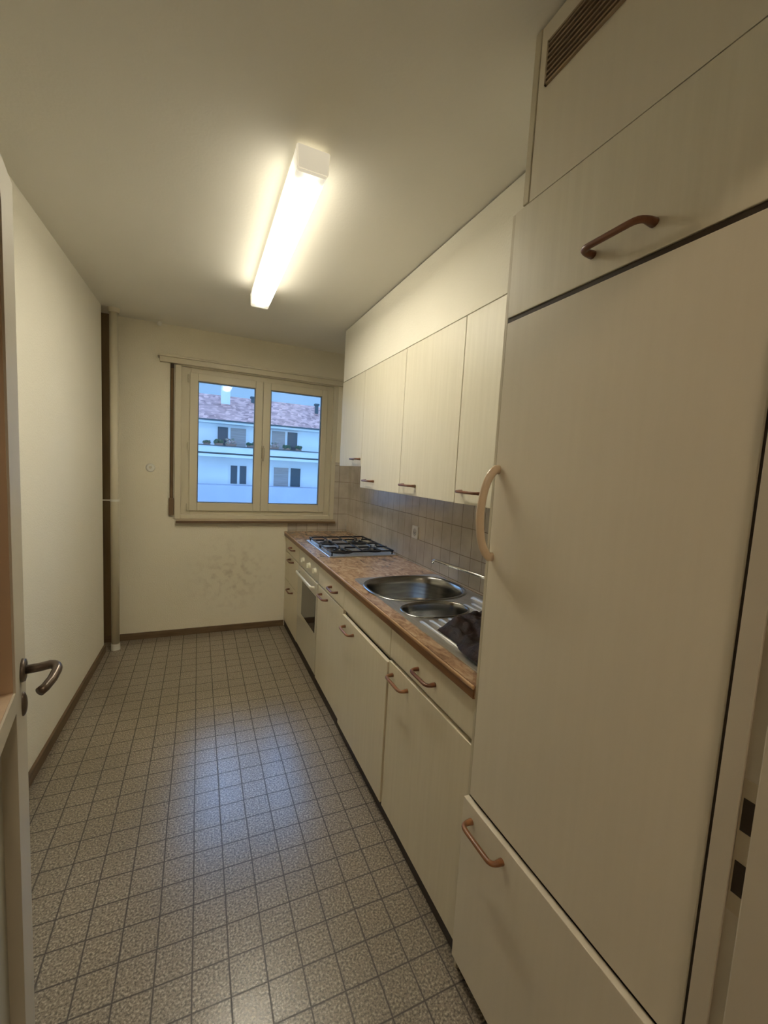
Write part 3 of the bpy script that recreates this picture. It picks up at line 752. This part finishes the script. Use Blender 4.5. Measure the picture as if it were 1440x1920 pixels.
# planters on the upper balcony
m_leaf = noisy('dark_leaves', (.03, .07, .04), (.07, .13, .07), (6, 6, 6), 1, 3, rough=.7)
m_pot = plain('planter_clay', (.28, .16, .12), .8); m_flow = noisy('pale_flowers', (.45, .30, .28), (.10, .16, .09), (5, 5, 5), 1, 3, rough=.7)
def bush(x, r, hgt, m, label):
    gx, gz = ex_(x, 2.33, 27.2)
    t = thing('balcony_plant', label, 'plant', (gx, 27.26, gz-.02), 'plants on the opposite balcony')
    bm = bmesh.new(); box(bm, -r, r, -.10, .10, -.0, .14); link('planter', bm, m_pot, t)
    bm = bmesh.new()
    for k in range(26):
        px, pz = random.uniform(-r, r), random.uniform(.12, .12+hgt)*1.0
        M = Matrix.Translation((px, random.uniform(-.1, .1), pz)) @ Matrix.Rotation(random.random()*6, 4, 'Y') @ Matrix.Diagonal((random.uniform(.05, .13), .07, random.uniform(.05, .12), 1))
        bmesh.ops.create_icosphere(bm, subdivisions=1, radius=1, matrix=M)
    link('foliage', bm, m, t)
bush(.98, .22, .10, m_leaf, 'low dark plant at the left end of the opposite balcony')
bush(1.50, .26, .22, m_leaf, 'dark green bushy plant below the dark window opposite')
bush(2.06, .34, .34, m_flow, 'tallest pinkish flowering plant on the opposite balcony')
bush(2.95, .22, .16, m_leaf, 'small dark plant right of the shuttered window opposite')
bush(4.10, .32, .30, m_flow, 'brownish plant in front of the right-hand shutter opposite')
bush(4.74, .24, .20, m_leaf, 'green plant between the two right-hand panes opposite')
bush(5.35, .20, .18, m_leaf, 'round dark plant at the right end of the opposite balcony')
struct(link('floor_yard', B(-40, 40, 3, 80, -9.2, -9.0), plain('yard_ground', (.16, .17, .14), .9)), 'yard below')

# ------------------------------------------------------------------ light
wd = bpy.data.worlds.new('dusk_sky'); SC.world = wd; wd.use_nodes = True
t = wd.node_tree; bg = t.nodes['Background']
tc = N(t, 'ShaderNodeTexCoord'); sp = N(t, 'ShaderNodeSeparateXYZ'); L(t, tc.outputs['Generated'], sp.inputs[0])
mr = N(t, 'ShaderNodeMapRange'); L(t, sp.outputs[1], mr.inputs['Value']); mr.inputs['From Min'].default_value = -1; mr.inputs['From Max'].default_value = 1
mr.inputs['To Min'].default_value = 2.9; mr.inputs['To Max'].default_value = 1.1
up_ = N(t, 'ShaderNodeMapRange'); L(t, sp.outputs[2], up_.inputs['Value']); up_.inputs['From Min'].default_value = .22; up_.inputs['From Max'].default_value = .6
up_.inputs['To Min'].default_value = 0; up_.inputs['To Max'].default_value = 7.0
yf_ = N(t, 'ShaderNodeMapRange'); L(t, sp.outputs[1], yf_.inputs['Value']); yf_.inputs['From Min'].default_value = 0; yf_.inputs['From Max'].default_value = .7
mu_ = N(t, 'ShaderNodeMath', operation='MULTIPLY_ADD'); L(t, up_.outputs[0], mu_.inputs[0]); L(t, yf_.outputs[0], mu_.inputs[1]); L(t, mr.outputs[0], mu_.inputs[2]); mr = mu_
r = N(t, 'ShaderNodeValToRGB'); e = r.color_ramp.elements; e[0].position, e[1].position = 0.0, .6
e[0].color, e[1].color = rgb((.30, .58, .95)), rgb((.22, .44, .85)); L(t, sp.outputs[2], r.inputs[0])
L(t, r.outputs[0], bg.inputs['Color']); L(t, mr.outputs[0], bg.inputs['Strength'])

# warm fill lamp added in the unseen hallway behind the camera
hl = thing('hall_fill_lamp', 'added round fill lamp in the unseen hallway outside the kitchen', 'lamp', (.7, -4.8, H))
bm = bmesh.new(); cyl(bm, (0, 0, -.06), (0, 0, 0), .13, .15, seg=32); link('shade', bm, plain('hall_fill_glow', (.8, .7, .5), .5, emit=(1, .80, .58), es=38), hl)

# ------------------------------------------------------------------ camera
cam = bpy.data.cameras.new('camera'); co = bpy.data.objects.new('camera', cam); COL.objects.link(co); SC.camera = co
yaw, pit, rol = .4174, -.0958, .0554
cp_, sp2 = math.cos(pit), math.sin(pit)
fw = Vector((math.sin(yaw)*cp_, math.cos(yaw)*cp_, sp2)); rt = Vector((math.cos(yaw), -math.sin(yaw), 0)); up = rt.cross(fw)
rr = rt*math.cos(rol)+up*math.sin(rol); uu = up*math.cos(rol)-rt*math.sin(rol)
M = Matrix((( rr.x, uu.x, -fw.x, CX), (rr.y, uu.y, -fw.y, CY), (rr.z, uu.z, -fw.z, CZ), (0, 0, 0, 1)))
co.matrix_world = M
cam.sensor_fit = 'VERTICAL'; cam.sensor_height = 36; cam.lens = 789.59/1920*36; cam.clip_start = .02; cam.clip_end = 300
SC.view_settings.view_transform = 'Standard'; SC.view_settings.look = 'None'; SC.view_settings.exposure = 0; SC.view_settings.gamma = 1
SC.view_settings.use_curve_mapping = False
